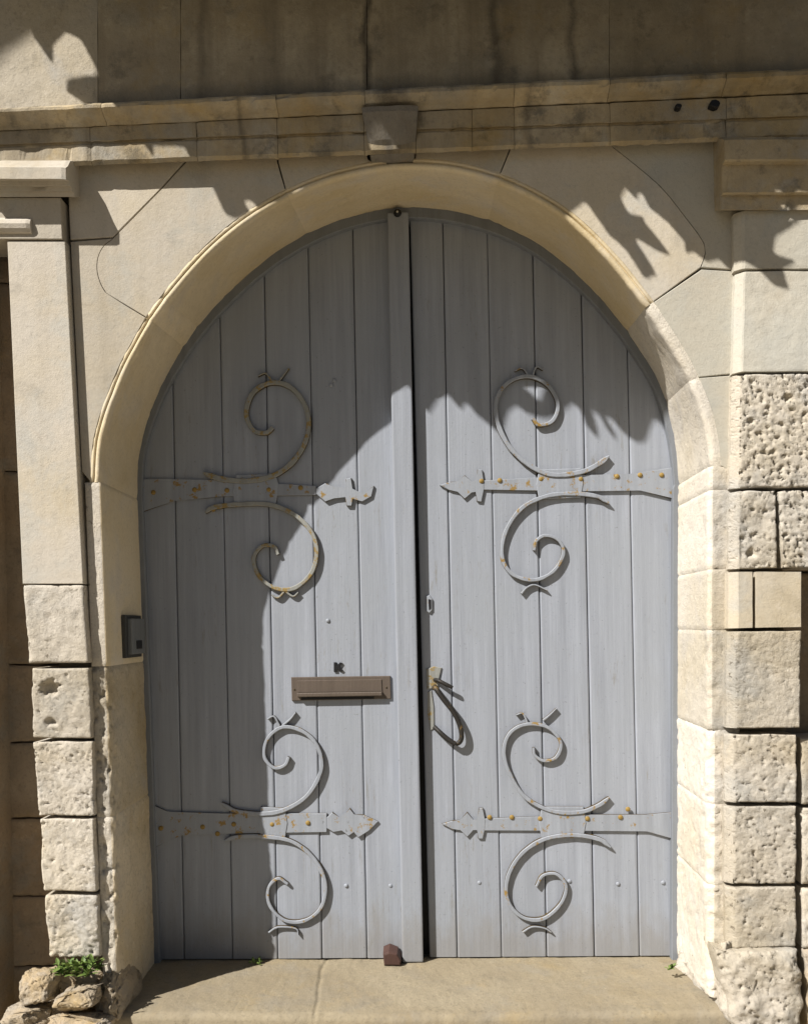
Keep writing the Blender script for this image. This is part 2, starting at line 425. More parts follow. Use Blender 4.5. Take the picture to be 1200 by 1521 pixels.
# gridded blocks with a worn face
def block(name, quad, Yf, Yb, mat, parent, amp=.002, pit=0.0, edge=.008, gap=.003, pf=30, step=.009, seed=0, chamfer_left=0.0, bow=0.0, holes=(), wob=1.0, pth=.16):
    """quad: px points top-left, top-right, bottom-right, bottom-left on plane Yf"""
    TL, TR, BR, BL = [at(px, py, Yf) if not isinstance(px, Vector) else px for px, py in quad]
    Wd = max((TR-TL).length, (BR-BL).length); Hd = max((TL-BL).length, (TR-BR).length)
    nx = max(4, int(Wd/step)); ny = max(4, int(Hd/step))
    bm = bmesh.new(); so_ = Vector((seed*3.1, seed*1.7, 0))
    def P(u, v):
        return TL*(1-u)*(1-v)+TR*u*(1-v)+BR*u*v+BL*(1-u)*v
    g = []
    for j in range(ny+1):
        row = []
        for i in range(nx+1):
            u, v = i/nx, j/ny
            # crowd grid near rim
            u = gap/Wd+(1-2*gap/Wd)*u; v = gap/Hd+(1-2*gap/Hd)*v
            p = P(u, v)
            du = min(u, 1-u)*Wd; dv = min(v, 1-v)*Hd
            er = edge*(1+.8*fbm(p+so_, 9, 3)*wob); er = max(.002, er)
            dep = 0
            e = min(du, dv)
            if e < er: t = 1-e/er; dep += er*.75*(1-math.sqrt(max(0, 1-t*t)))
            if du < er and dv < er:
                t = 1-max(du, dv)/er; dep += er*.6*t*t
            kc = .35 if chamfer_left and u*Wd < chamfer_left*1.1 else 1.0
            dep -= kc*amp*(fbm(p+so_, 14, 5)*1.2+fbm(p+so_, 4.5, 2)*1.3)
            if pit:
                dep += kc*pit*pits(p+so_, pf, pth)+kc*pit*.55*pits(p+so_+Vector((9, 2, 4)), pf*2.4, pth)
                dep += kc*pit*.5*max(0, fbm(p+so_+Vector((1, 7, 3)), pf*.45, 3))
            for (hx, hy, hr, hd) in holes:
                hp = at(hx, hy, Yf); rr = (p-hp).length/hr*(1+.5*noise.noise(p*70))
                if rr < 1: dep += hd*(1-rr**3)
            if bow: dep += bow*((2*u-1)**2+(2*v-1)**2)*.5
            if chamfer_left and u*Wd < chamfer_left: dep += (chamfer_left-u*Wd)
            q = p+Vector((0, dep, 0))
            if wob:
                rim = max(0, 1-e/.03)
                q.x += rim*amp*1.2*noise.noise(p*16+so_); q.z += rim*amp*1.2*noise.noise(p*16+so_+Vector((4, 4, 4)))
            row.append(bm.verts.new(q))
        g.append(row)
    for j in range(ny):
        for i in range(nx):
            f = bm.faces.new((g[j][i], g[j+1][i], g[j+1][i+1], g[j][i+1]))
            f.smooth = not (chamfer_left and (i+.5)/nx*Wd < chamfer_left)
    rim = g[0][:]+[g[j][-1] for j in range(1, ny+1)]+g[-1][-2::-1]+[g[j][0] for j in range(ny-1, 0, -1)]
    bk = [bm.verts.new((v.co.x, Yb, v.co.z)) for v in rim]
    n = len(rim)
    for i in range(n): bm.faces.new((rim[i], bk[i], bk[(i+1) % n], rim[(i+1) % n]))
    if not (pit > 0 or amp > .0015):
        for f in bm.faces: f.smooth = False
    return obj(name, bm, mat, parent)

# strips: horizontal mouldings.  prof: (py at px a, py at px b, Y)
LA, LB = 150.0, 1080.0
def strip(name, x0, x1, prof, mat, parent, seedn=0, wob=.0012, gap=.0007, closed_back=.05):
    """x0,x1 px measured on the first profile's plane"""
    Yr = min(p[2] for p in prof)
    def py_at(p, px): return p[0]+(p[1]-p[0])*(px-LA)/(LB-LA)
    X0 = at(x0, py_at(prof[0], x0), Yr).x+gap; X1 = at(x1, py_at(prof[0], x1), Yr).x-gap
    n = max(2, int((X1-X0)/.012)); bm = bmesh.new(); g = []
    full = [(prof[0][0], prof[0][1], closed_back)]+list(prof)+[(prof[-1][0], prof[-1][1], closed_back)]
    for i in range(n+1):
        X = X0+(X1-X0)*i/n; row = []
        for k, p in enumerate(full):
            Y = p[2]
            px = PPX+(X-CAM.x)/(Y-CAM.y)*FPX
            q = atX(X, py_at(p, px), Y)
            j = Vector((0, 0, 0))
            if 0 < k < len(full)-1:
                nn = wob*(fbm(q+Vector((seedn, 0, 0)), 20, 4)+.6*fbm(q, 6, 2))
                j = Vector((0, -nn, nn*.6))
                e = min(i, n-i)
                if e == 0: j.y += .003
                ch = pits(q+Vector((seedn*2, k, 0)), 11, .34, .2)
                j.y += ch*.007
            row.append(bm.verts.new(q+j))
        g.append(row)
    for a, b in zip(g, g[1:]):
        for k in range(len(full)-1): bm.faces.new((a[k], a[k+1], b[k+1], b[k]))
    for row in (g[0], g[-1]): bm.faces.new(row)
    return obj(name, bm, mat, parent)

FAS = [(243, 208, -.012), (243, 208, -.040), (236, 202, -.050), (235, 201, -.050), (213, 180, -.050), (211.5, 178, -.046), (208, 175, -.046), (207, 174, -.056), (206.5, 173.5, -.056), (186, 143, -.056)]
MOL = [(186, 142, -.050), (184, 140, -.062), (178, 135, -.070), (170, 127, -.088), (162, 119, -.102), (157, 114, -.110), (153, 108, -.110), (151, 105, -.105)]
ENT = [-60, 134, 292, 412, 541, 618, 702, 765, 907, 1080, 1260]
for i, (a, b) in enumerate(zip(ENT, ENT[1:])):
    strip('frieze_stone', a, b, FAS, M['cornice'], GW, i)
MO2 = [-60, 150, 410, 542, 765, 907, 1080, 1260]
for i, (a, b) in enumerate(zip(MO2, MO2[1:])):
    strip('cornice_moulding', a, b, MOL, M['cornice'], GW, i+20, .002)
# upper wall
UPX = [-60, 145, 268, 545, 905, 1270]
for i, (a, b) in enumerate(zip(UPX, UPX[1:])):
    y0 = 172-(a-150)*.05; y1 = 172-(b-150)*.05
    block('upper_wall_stone', [(a, -70), (b, -70), (b, y1), (a, y0)], -.03, .1, M['upper'] if i > 0 else M['upper_clean'], GW,
          amp=.0012, edge=.004, gap=.0008, step=.014, seed=i)
# string course that closes the top of the picture
bm = bmesh.new()
add_box(bm, (-1.9, -.09, at(600, -75, -.03).z), (1.9, .1, at(600, -75, -.03).z+.16), .008, 2)
obj('coping', bm, M['upper'], GW)

# keystone
bm = bmesh.new()
def ringk(pts): return [at(px, py, Y) for px, py, Y in pts]
secs = [[(537, 158, -.092), (621, 155, -.092)], [(538, 166, -.092), (620, 163, -.092)], [(542, 185, -.078), (619, 182, -.078)], [(546, 208, -.058), (617, 205, -.058)], [(550, 230, -.036), (615, 226, -.036)], [(553, 243, .004), (613, 241, .004)]]
g = []
for (a, b) in secs:
    row = []
    A = at(*a); B = at(*b)
    row.append(bm.verts.new((A.x, .05, A.z)))
    n = 14
    for i in range(n+1):
        p = A.lerp(B, i/n); t = abs(2*i/n-1)
        p.y += .006*(t**6)+.0025*fbm(p, 20); row.append(bm.verts.new(p))
    row.append(bm.verts.new((B.x, .05, B.z))); g.append(row)
for a, b in zip(g, g[1:]):
    for k in range(len(a)-1): bm.faces.new((a[k], a[k+1], b[k+1], b[k]))
bm.faces.new(g[0]); bm.faces.new(g[-1])
obj('keystone', bm, M['keystone'], GW, 'tapered keystone dark with damp stains')

for px, py, r in ((1006, 161, .010), (1059, 158, .017)):
    bm = bmesh.new(); c = at(px, py, -.06); n = 9
    ring = [(c.x+r*math.cos(a)*(1+.35*noise.noise(Vector((px, a*2, 0)))), c.z+r*.75*math.sin(a)*(1+.35*noise.noise(Vector((py, a*2, 3))))) for a in [2*math.pi*k/n for k in range(n)]]
    add_prism(bm, [(x, -.078, z) for x, z in ring], [(x, -.03, z) for x, z in ring], .002, 1)
    obj('hole_shade_lump', bm, M['black'], GW)  # black lump standing in for the shaded inside of a hole
# left pilaster
PL = flat_stone('pilaster', [at(10, 357, -.03), at(97, 357, -.03), at(124, 868, -.03), at(33, 868, -.03)], -.03, .1, M['ashlar'], label='smooth left pilaster shaft')
block('stone_block', [(33, 868), (124, 868), (133, 986), (42, 986)], -.03, .1, M['rough'], PL, amp=.002, pit=.004, edge=.007, seed=1)
for k, q in enumerate([[(46, 991), (133, 991), (137, 1098), (48, 1098)], [(48, 1101), (138, 1101), (141, 1213), (58, 1213)],
                       [(58, 1216), (140, 1216), (144, 1326), (62, 1326)], [(64, 1330), (144, 1330), (150, 1424), (72, 1424)]]):
    block('stone_block', q, -.026, .1, M['rough'], PL, amp=.0035, pit=.007, edge=.008+.008*(k == 3), seed=k+3, pf=(50, 74, 58, 66)[k], pth=(.3, .22, .27, .18)[k], step=.005,
          holes=[(72, 1022, .03, .03), (75, 1072, .016, .02)] if k == 0 else ())
def strip2(name, x0, x1, prof, mat, parent, **kw):
    return strip(name, x0, x1, [(p[0], p[0], p[1]) for p in prof], mat, parent, **kw)
strip2('capital', -45, 98, [(292, -.045), (291, -.050), (284, -.055), (283, -.066), (276, -.070), (275, -.082), (268, -.086), (266, -.100), (265, -.112), (248, -.112), (246, -.095), (238, -.075)], M['ashlar'], PL, wob=.0008)
flat_stone('necking', [at(-45, 292, -.036), at(90, 292, -.036), at(93, 355, -.036), at(-45, 355, -.036)], -.036, .1, M['ashlar'], parent=PL)
strip2('astragal', -45, 44, [(347, -.037), (344, -.045), (338, -.052), (331, -.056), (326, -.052), (323, -.038)], M['ashlar'], PL, wob=.0006)
# right pilaster
YR = -.045
PR = block('pilaster', [(1092, 312), (1250, 310), (1250, 399), (1093, 399)], YR, .1, M['ashlar_pale'], GW, amp=.0008, edge=.004, gap=.002, seed=31, chamfer_left=.024)
strip2('capital', 1078, 1250, [(312, -.05), (311, -.062), (290, -.062), (288, -.075), (285, -.082), (284, -.082), (244, -.082), (242, -.088), (239, -.100), (236, -.104), (207, -.104), (203, -.09)], M['cornice'], PR, wob=.001)
rb = [([(1094, 402), (1260, 400), (1260, 552), (1090, 553)], .0012, 0, .006, 'ashlar_pale'),
      ([(1089, 555), (1260, 553), (1260, 724), (1086, 725)], .003, .011, .010, 'rough'),
      ([(1086, 728), (1153, 727), (1157, 845), (1084, 846)], .004, .011, .012, 'rough'),
      ([(1156, 727), (1260, 727), (1260, 843), (1161, 845)], .006, .017, .02, 'rough'),
      ([(1084, 848), (1119, 848), (1119, 934), (1084, 935)], .0007, 0, .004, 'ashlar'),
      ([(1122, 848), (1191, 848), (1191, 933), (1122, 934)], .0007, 0, .004, 'ashlar'),
      ([(1082, 937), (1191, 936), (1189, 1082), (1081, 1084)], .002, .004, .006, 'rough'),
      ([(1079, 1090), (1184, 1090), (1184, 1193), (1078, 1195)], .004, .009, .014, 'rough'),
      ([(1078, 1198), (1184, 1197), (1184, 1314), (1078, 1316)], .003, .008, .012, 'rough'),
      ([(1079, 1319), (1184, 1317), (1184, 1408), (1080, 1411)], .003, .008, .012, 'rough')]
for k, (q, am, pt, ed, mt) in enumerate(rb):
    y = YR-(.012 if k in (4, 5, 6) else 0)
    block('stone_block', q, y, .1, M[mt], PR, amp=am, pit=pt, edge=ed*.7, seed=40+k, pf=(64, 66, 44, 52, 64, 64, 60, 48, 70, 58)[k], pth=(.2, .2, .26, .2, .2, .2, .2, .27, .24, .3)[k], chamfer_left=.026 if k not in (3, 5) else 0, step=.0052,
          holes=[(1172, 590, .014, .02), (1116, 625, .01, .015), (1102, 553, .012, .02)] if k == 1 else ([(1117, 822, .016, .02)] if k == 2 else ()))
for k, q in enumerate([[(1189, 1095), (1330, 1095), (1330, 1195), (1190, 1197)], [(1190, 1200), (1330, 1199), (1330, 1314), (1190, 1316)], [(1190, 1320), (1330, 1320), (1330, 1409), (1191, 1411)]]):
    block('stone_block', q, -.03, .1, M['rough'], PR, amp=.003, pit=.008, edge=.014, seed=60+k)
# flat recessed wall at both flanks
def recess_course(x0, x1, joints, Y, mat):
    for k, (a, b) in enumerate(zip(joints, joints[1:])):
        block('recess_stone', [(x0, a), (x1, a), (x1, b), (x0, b)], Y, Y+.15, mat, GW, amp=.003, pit=.004, edge=.008, seed=70+k+x0, step=.014)
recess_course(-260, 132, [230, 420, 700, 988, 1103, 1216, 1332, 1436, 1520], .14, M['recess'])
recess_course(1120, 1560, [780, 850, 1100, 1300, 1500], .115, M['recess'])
block('recess_stone', [(1258, 300), (1560, 300), (1560, 780), (1258, 780)], -.02, .115, M['ashlar_pale'], GW, amp=.002, edge=.008, seed=97, step=.02)
# threshold
bm = bmesh.new()
nx, ny = 520, 40
g = []
x0, x1 = -1.10, 1.10
prof = [(-.05, -.16), (-.05, -.08), (-.05, -.02), (-.046, -.008), (-.036, -.002)]+[(-.03+(.55+.03)*i/ny, 0) for i in range(ny+1)]
for i in range(nx+1):
    x = x0+(x1-x0)*i/nx; row = []
    for (y, z) in prof:
        p = Vector((x, y, z)); k = .003*fbm(p, 7, 4)+.0015*fbm(p, 40, 3)
        wear = .012*math.exp(-((x-.05)/.6)**2)*math.exp(-((y+.05)/.1)**2) if z > -.03 else 0
        e = .008*max(0, fbm(p+Vector((3, 3, 0)), 9, 4)) if y < -.03 else 0
        crk = .005*math.exp(-((x+.30+.012*noise.noise(Vector((y*9, 1, 2)))+.06*y)/.006)**2) if z > -.03 else 0
        row.append(bm.verts.new((x, y+e, z+k-wear-crk)))
    g.append(row)
for a, b in zip(g, g[1:]):
    for k in range(len(prof)-1): bm.faces.new((a[k], a[k+1], b[k+1], b[k]))
o = obj('threshold', bm, M['sill'], None, smooth=True)
tag(o, 'worn pale stone threshold slab running under both grey doors', 'doorstep')
# ground
bm = bmesh.new()
for a in (0,):
    vs = [bm.verts.new(v) for v in ((-150, -150, -.15), (150, -150, -.15), (150, 60, -.15), (-150, 60, -.15))]
    bm.faces.new(vs)
tag(obj('ground', bm, M['gravel']), '', '', kind='structure')
bm = bmesh.new()
vs = [bm.verts.new(v) for v in ((-2.6, -1.9, -.146), (2.6, -1.9, -.146), (2.6, .3, -.146), (-2.6, .3, -.146))]
bm.faces.new(vs)
tag(obj('bounce_apron', bm, M['apron_bounce']), '', '', kind='structure')  # unseen apron added to bounce light up onto the soffit
# flanking walls
def plain_wall(name, lo, hi, mat, label):
    bm = bmesh.new(); add_box(bm, lo, hi, .01, 2)
    return tag(obj(name, bm, mat), label, 'wall')
xs = at(12, 1420, .0).x
bm = bmesh.new()
A0 = at(12, 1400, .10); A1 = at(-4, 400, .10)
fr = [Vector((A0.x-.005, -.025, -.2)), Vector((A1.x-.02, -.025, 3.2)), Vector((-3.6, -.025, 3.2)), Vector((-3.6, -.025, -.2))]
bk = [Vector((A0.x, .5, -.2)), Vector((A1.x, .5, 3.2)), Vector((-3.6, .5, 3.2)), Vector((-3.6, .5, -.2))]
add_prism(bm, fr, bk, .012, 2)
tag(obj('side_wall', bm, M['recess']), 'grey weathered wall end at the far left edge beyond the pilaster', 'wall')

# ------------------------------------------------------------------ doors
YD = .385
def sx(px, py=1400, Y=YD): return at(px, py, Y).x
def ztop(x, off=-.012):
    dx = x-AX; lo = AZ+.064*math.sqrt(max(0, 1-(dx/AR)**2))
    r = AR
    for _ in range(3):
        dz = math.sqrt(max(0, (r+off)**2-dx*dx)); r = arch_r(math.degrees(math.atan2(dz, dx)), .36)
    return lo+dz if abs(dx) < r+off else None
def plank(bm, xa, xb, Yf, Yb, z0=.006, bev=.0055, gap=.0012, lean=0.0):
    xa += gap*rnd.uniform(.2, 1.3); xb -= gap*rnd.uniform(.2, 1.3)
    n = 6; tops = []
    for i in range(n+1):
        x = xa-lean+(xb-xa+lean)*i/n
        zt = ztop(min(max(x, AX-.93), AX+.93)); tops.append(Vector((x, Yf, zt)))
    ring = [Vector((xa, Yf, z0)), Vector((xb, Yf, z0))]+tops[::-1]
    fv = [bm.verts.new(p) for p in ring]; bv = [bm.verts.new((p.x, Yb, p.z)) for p in ring]
    n = len(ring); ff = bm.faces.new(fv); bm.faces.new(bv[::-1])
    for i in range(n): bm.faces.new((fv[i], bv[i], bv[(i+1) % n], fv[(i+1) % n]))
    es = [e for e in ff.edges if abs(e.verts[0].co.z-e.verts[1].co.z) > .6]
    bmesh.ops.bevel(bm, geom=es, offset=bev, segments=2, affect='EDGES', profile=.5)
xb0 = at(628, 1400, .345).x
DL = thing('door_leaf', 'left grey plank door leaf with the bronze letter slot and raised centre strip', 'door', (-.5, YD, 0), 'grey arched door leaves')
DR = thing('door_leaf', 'right grey plank door leaf with the pull handle and keyhole', 'door', (.53, YD, 0), 'grey arched door leaves')
bm = bmesh.new()
seam = [-1.0]+[sx(p) for p in (273, 345, 412, 478, 545)]+[sx(600)+.01]
rnd = random.Random(3)
for a, b in zip(seam, seam[1:]): plank(bm, a, b, YD+rnd.uniform(-.0015, .0015), YD+.045)
obj('planks', bm, M['door'], DL)
bm = bmesh.new()
seam = [xb0+.022]+[sx(p) for p in (679, 745, 812, 883, 950)]+[1.03]
for a, b in zip(seam, seam[1:]): plank(bm, a, b, YD+.004+rnd.uniform(-.0015, .0015), YD+.05, lean=.018 if a == seam[0] else 0)
obj('planks', bm, M['door'], DR)
xa, xb = at(597, 1400, .345).x, at(628, 1400, .345).x
bm = bmesh.new()
zt = ztop(.02)-.012
add_box(bm, (xa, .345, .004), (xb, YD+.03, zt), .006, 2)
obj('cover_strip', bm, M['door'], DL)
bm = bmesh.new()
add_box(bm, (xb-.02, YD+.052, .0), (sx(640)+.03, YD+.07, zt), 0)
obj('meeting_rebate', bm, M['dark'], DR)
# frame
FR = thing('door_frame', 'dark grey arched timber frame lining the stone opening around both doors', 'door frame', (0, .37, 0))
bm = bmesh.new(); prev = None
path = [(jamb(-1, z, .007), jamb(-1, z, -.011)) for z in (0, .6, 1.2, 1.72)]
path += [(arcpt(180-180*i/72, .006, 0, .064, .36), arcpt(180-180*i/72, -.016-.022*math.sin(math.pi*i/72), 0, .064, .36)) for i in range(73)]
path += [(jamb(1, z, .007), jamb(1, z, -.011)) for z in (1.72, 1.2, .6, 0)]
for p, q in path:
    o_ = (p-q).normalized()*.03
    cur = [bm.verts.new((p.x+o_.x, .362, p.z+o_.z)), bm.verts.new((q.x+o_.x*.08, .362, q.z+o_.z*.08)), bm.verts.new((q.x, .366, q.z)), bm.verts.new((q.x, .46, q.z)), bm.verts.new((p.x+o_.x, .46, p.z+o_.z))]
    if prev:
        for k in range(4): bm.faces.new((prev[k], prev[k+1], cur[k+1], cur[k]))
    prev = cur
obj('frame', bm, M['frame'], FR)
bm = bmesh.new(); add_box(bm, (-1.3, .47, -.1), (1.3, .52, 3.0)); obj('back_board', bm, M['dark'], FR)

# ---- ironwork
def P2(px, py): p = at(px, py, YD); return Vector((p.x, p.z))
def band(bm, pts, w0, w1, depth, Y=YD, taper=True, n=7):
    w0 *= .78; w1 *= .72
    c = catmull([P2(*p) for p in pts], n); L = len(c); rows = []
    for i, p in enumerate(c):
        t = (c[min(L-1, i+1)]-c[max(0, i-1)]).normalized(); nn = Vector((-t.y, t.x))
        w = (w0+(w1-w0)*i/(L-1))*.5
        w *= 1+.22*noise.noise(Vector((p.x*31, p.y*31, 4)))
        if taper: w *= min(1, .35+i*.2)
        a, b = p+nn*w, p-nn*w; e = min(.0025, w*.5)
        a2, b2 = p+nn*(w-e), p-nn*(w-e)
        rows.append([bm.verts.new((a.x, Y+.006, a.y)), bm.verts.new((a.x, Y-depth+e, a.y)), bm.verts.new((a2.x, Y-depth, a2.y)), bm.verts.new((b2.x, Y-depth, b2.y)), bm.verts.new((b.x, Y-depth+e, b.y)), bm.verts.new((b.x, Y+.006, b.y))])
    for a, b in zip(rows, rows[1:]):
        for k in range(5): bm.faces.new((a[k], a[k+1], b[k+1], b[k]))
    bm.faces.new(rows[0]); bm.faces.new(rows[-1][::-1])
def plate(bm, pts, depth, Y=YD, bev=.002):
    ring = [P2(*p) for p in pts]
    ar = sum(ring[i].x*ring[(i+1) % len(ring)].y-ring[(i+1) % len(ring)].x*ring[i].y for i in range(len(ring)))
    if ar < 0: ring = ring[::-1]
    add_prism(bm, [(p.x, Y-depth, p.y) for p in ring], [(p.x, Y+.006, p.y) for p in ring], bev, 1)
def dome(bm, px, py, r, h, Y=YD):
    p = P2(px, py); n = 10; rows = []
    for j in range(4):
        a = j/4*math.pi/2
        rows.append([bm.verts.new((p.x+r*math.cos(a)*math.cos(k*2*math.pi/n), Y-h*math.sin(a), p.y+r*math.cos(a)*math.sin(k*2*math.pi/n))) for k in range(n)])
    tp = bm.verts.new((p.x, Y-h, p.y))
    for a, b in zip(rows, rows[1:]):
        for k in range(n): bm.faces.new((a[k], a[(k+1) % n], b[(k+1) % n], b[k]))
    for k in range(n): bm.faces.new((rows[-1][k], rows[-1][(k+1) % n], tp))
def edge_mat(o, extra=None):
    o.data.materials.append(extra or M['iron_side'])
    for p in o.data.polygons:
        if abs(p.normal.y) < .3: p.material_index = 1
    return o
def hinge(leaf, strap, scrolls, rivets, ochre, label=None):
    dz = .0035 if leaf is DR else 0
    Y = YD+dz
    bm = bmesh.new()
    for s, dd in zip(strap, (.009, .0115, .0102)): plate(bm, s, dd, Y)
    st = edge_mat(obj('strap_hinge', bm, M['iron'], leaf, label))
    for pts, w0, w1, fl in scrolls:
        bm = bmesh.new(); band(bm, pts, w0, w1, .017, Y)
        for f in fl: band(bm, f, .010, .006, .015, Y, taper=False, n=4)
        edge_mat(obj('scroll', bm, M['iron_ochre'] if ochre else M['iron'], st))
    for x, y in rivets:
        bm = bmesh.new(); dome(bm, x, y, .0095, .006, Y-.009); obj('rivet', bm, M['rivet'], st)
S = .030
hinge(DL, [[(206, 712), (250, 712), (330, 714), (470, 722), (470, 736), (330, 738), (260, 744), (210, 762)],
           [(352, 706), (410, 704), (415, 722), (410, 752), (350, 752), (346, 730)],
           [(470, 726), (484, 718), (496, 724), (514, 726), (514, 712), (522, 710), (523, 727), (538, 734), (556, 722), (552, 738), (538, 746), (523, 740), (523, 752), (515, 752), (514, 738), (496, 740), (484, 746), (470, 734)]],
      [([(303, 703), (330, 712), (370, 715), (410, 706), (440, 682), (458, 645), (455, 606), (432, 576), (402, 570), (376, 586), (367, 616), (378, 640), (396, 644), (406, 636)], S*.9, S*.72, [[(408, 572), (396, 556), (384, 560)], [(412, 572), (424, 556), (430, 548)]]),
       ([(306, 762), (320, 754), (355, 750), (400, 750), (438, 765), (464, 792), (471, 822), (463, 852), (438, 874), (410, 874), (386, 856), (378, 830), (390, 812), (408, 812), (414, 824)], S*.8, S*.62, [[(424, 878), (414, 888), (404, 884)], [(424, 878), (436, 886), (444, 880)]])],
      [(229, 732), (290, 728), (338, 729), (400, 728), (447, 725), (318, 757)], True)
hinge(DR, [[(1002, 694), (940, 704), (866, 706), (716, 714), (716, 728), (866, 730), (950, 728), (1002, 742)],
           [(800, 698), (862, 696), (866, 718), (862, 740), (800, 742), (796, 720)],
           [(718, 716), (716, 698), (709, 697), (707, 715), (700, 716), (690, 706), (680, 716), (668, 716), (653, 721), (668, 729), (680, 730), (690, 742), (700, 731), (707, 730), (708, 745), (715, 746), (718, 728)]],
      [([(904, 678), (888, 690), (862, 702), (820, 706), (786, 692), (756, 664), (738, 626), (738, 592), (756, 568), (786, 560), (814, 574), (828, 602), (820, 626), (800, 632), (791, 622)], S*.8, S*.62, [[(786, 562), (776, 548), (764, 552)], [(790, 562), (796, 546), (806, 550)]]),
       ([(904, 748), (886, 738), (850, 734), (810, 738), (774, 756), (750, 792), (746, 830), (762, 854), (792, 862), (820, 850), (836, 824), (830, 804), (810, 796), (796, 804), (793, 818)], S*.72, S*.5, [[(774, 882), (782, 873), (794, 869), (812, 877)]])],
      [(803, 712), (862, 712), (916, 708), (950, 706), (982, 706), (715, 715), (742, 714)], False)
hinge(DL, [[(222, 1192), (250, 1206), (330, 1208), (486, 1208), (486, 1236), (330, 1238), (270, 1240), (224, 1262)],
           [(388, 1198), (424, 1200), (428, 1222), (424, 1246), (388, 1248), (386, 1222)],
           [(486, 1214), (494, 1206), (504, 1214), (514, 1208), (520, 1200), (526, 1210), (540, 1210), (562, 1220), (548, 1234), (532, 1244), (526, 1234), (518, 1242), (508, 1232), (496, 1236), (486, 1230)]],
      [([(330, 1192), (352, 1204), (390, 1208), (424, 1202), (458, 1180), (478, 1142), (472, 1108), (450, 1086), (420, 1080), (398, 1098), (394, 1124), (408, 1140), (424, 1136), (430, 1124)], S*.75, S*.52, [[(416, 1078), (408, 1064), (398, 1068)], [(420, 1078), (432, 1068), (440, 1058)]]),
       ([(334, 1248), (356, 1242), (396, 1242), (436, 1250), (468, 1276), (484, 1312), (478, 1346), (454, 1366), (424, 1366), (402, 1344), (400, 1318), (414, 1304), (428, 1312)], S*.7, S*.5, [[(400, 1384), (414, 1376), (440, 1378), (444, 1388)]])],
      [(240, 1230), (302, 1228), (348, 1224), (405, 1224), (458, 1222), (324, 1238)], False)
hinge(DR, [[(1004, 1206), (960, 1210), (870, 1210), (718, 1216), (718, 1234), (870, 1234), (960, 1234), (1004, 1248)],
           [(804, 1198), (866, 1198), (870, 1222), (866, 1244), (804, 1246), (800, 1222)],
           [(720, 1218), (717, 1200), (711, 1200), (709, 1218), (702, 1218), (694, 1206), (684, 1218), (672, 1219), (656, 1224), (672, 1232), (684, 1232), (694, 1244), (702, 1232), (709, 1232), (710, 1246), (717, 1246), (720, 1232)]],
      [([(904, 1184), (888, 1196), (860, 1206), (818, 1204), (780, 1184), (758, 1152), (748, 1118), (756, 1090), (780, 1076), (812, 1080), (832, 1102), (826, 1124), (808, 1130), (794, 1122), (792, 1110)], S*.7, S*.5, [[(784, 1076), (776, 1060), (766, 1062)], [(806, 1070), (816, 1062), (826, 1052)]]),
       ([(906, 1258), (888, 1246), (850, 1240), (808, 1246), (774, 1268), (754, 1302), (754, 1338), (776, 1362), (806, 1364), (832, 1342), (840, 1316), (826, 1298), (806, 1300), (796, 1316)], S*.7, S*.5, [[(776, 1384), (790, 1376), (808, 1378), (818, 1384)]])],
      [(802, 1216), (872, 1216), (921, 1214), (932, 1202), (727, 1214), (760, 1214)], False)
# paint blistered nail heads
for leaf, pts in ((DL, [(514, 1316), (580, 1316), (487, 922), (497, 565), (492, 572)]), (DR, [(712, 1312), (846, 1310), (918, 1314), (985, 1312)])):
    for x, y in pts:
        bm = bmesh.new(); dome(bm, x, y, .008, .005, YD+(.004 if leaf is DR else 0)); obj('nail_head', bm, M['door'], leaf)
# letter slot
bm = bmesh.new()
A = at(434, 1041, YD); B = at(580, 1005, YD)
plate(bm, [(433, 1006), (580, 1004), (581, 1038), (434, 1041)], .010, YD, .002)
LS = obj('letter_slot', bm, M['brass'], DL, 'brown bronze letter slot')
bm = bmesh.new(); plate(bm, [(442, 1011), (567, 1009), (568, 1027), (443, 1029)], .0135, YD, .0015)
obj('flap', bm, M['brass'], LS)
bm = bmesh.new()
q = [P2(442, 1029), P2(568, 1027), P2(568, 1033), P2(443, 1035)]
add_prism(bm, [(p.x, YD-.026, p.y) for p in q], [(p.x, YD-.009, p.y) for p in q], .003, 2); obj('lip', bm, M['brass'], LS)
bm = bmesh.new(); plate(bm, [(448, 1035.5), (556, 1034), (556, 1038), (448, 1039.5)], .0105, YD, .0003); obj('slot_opening', bm, M['black'], LS)
for x, y in ((438, 1024), (574, 1021)):
    bm = bmesh.new(); dome(bm, x, y, .004, .003, YD-.010); obj('screw', bm, M['iron_side'], LS)
# black house mark above the slot
bm = bmesh.new()
plate(bm, [(496, 984), (500, 984), (501, 998), (496, 998)], .006, YD, .0008)
plate(bm, [(500, 990), (505, 984), (509, 985), (504, 991), (510, 996), (507, 998), (500, 994)], .006, YD, .0008)
obj('black_mark', bm, M['black'], DL, 'small black mark above the letter slot')
# top catch
bm = bmesh.new(); dome(bm, 591, 324, .016, .02, .35)
tc = obj('top_catch', bm, M['black'], DL)
bm = bmesh.new(); dome(bm, 591, 325, .004, .006, .329); obj('catch_pin', bm, M['ashlar_pale'], tc)
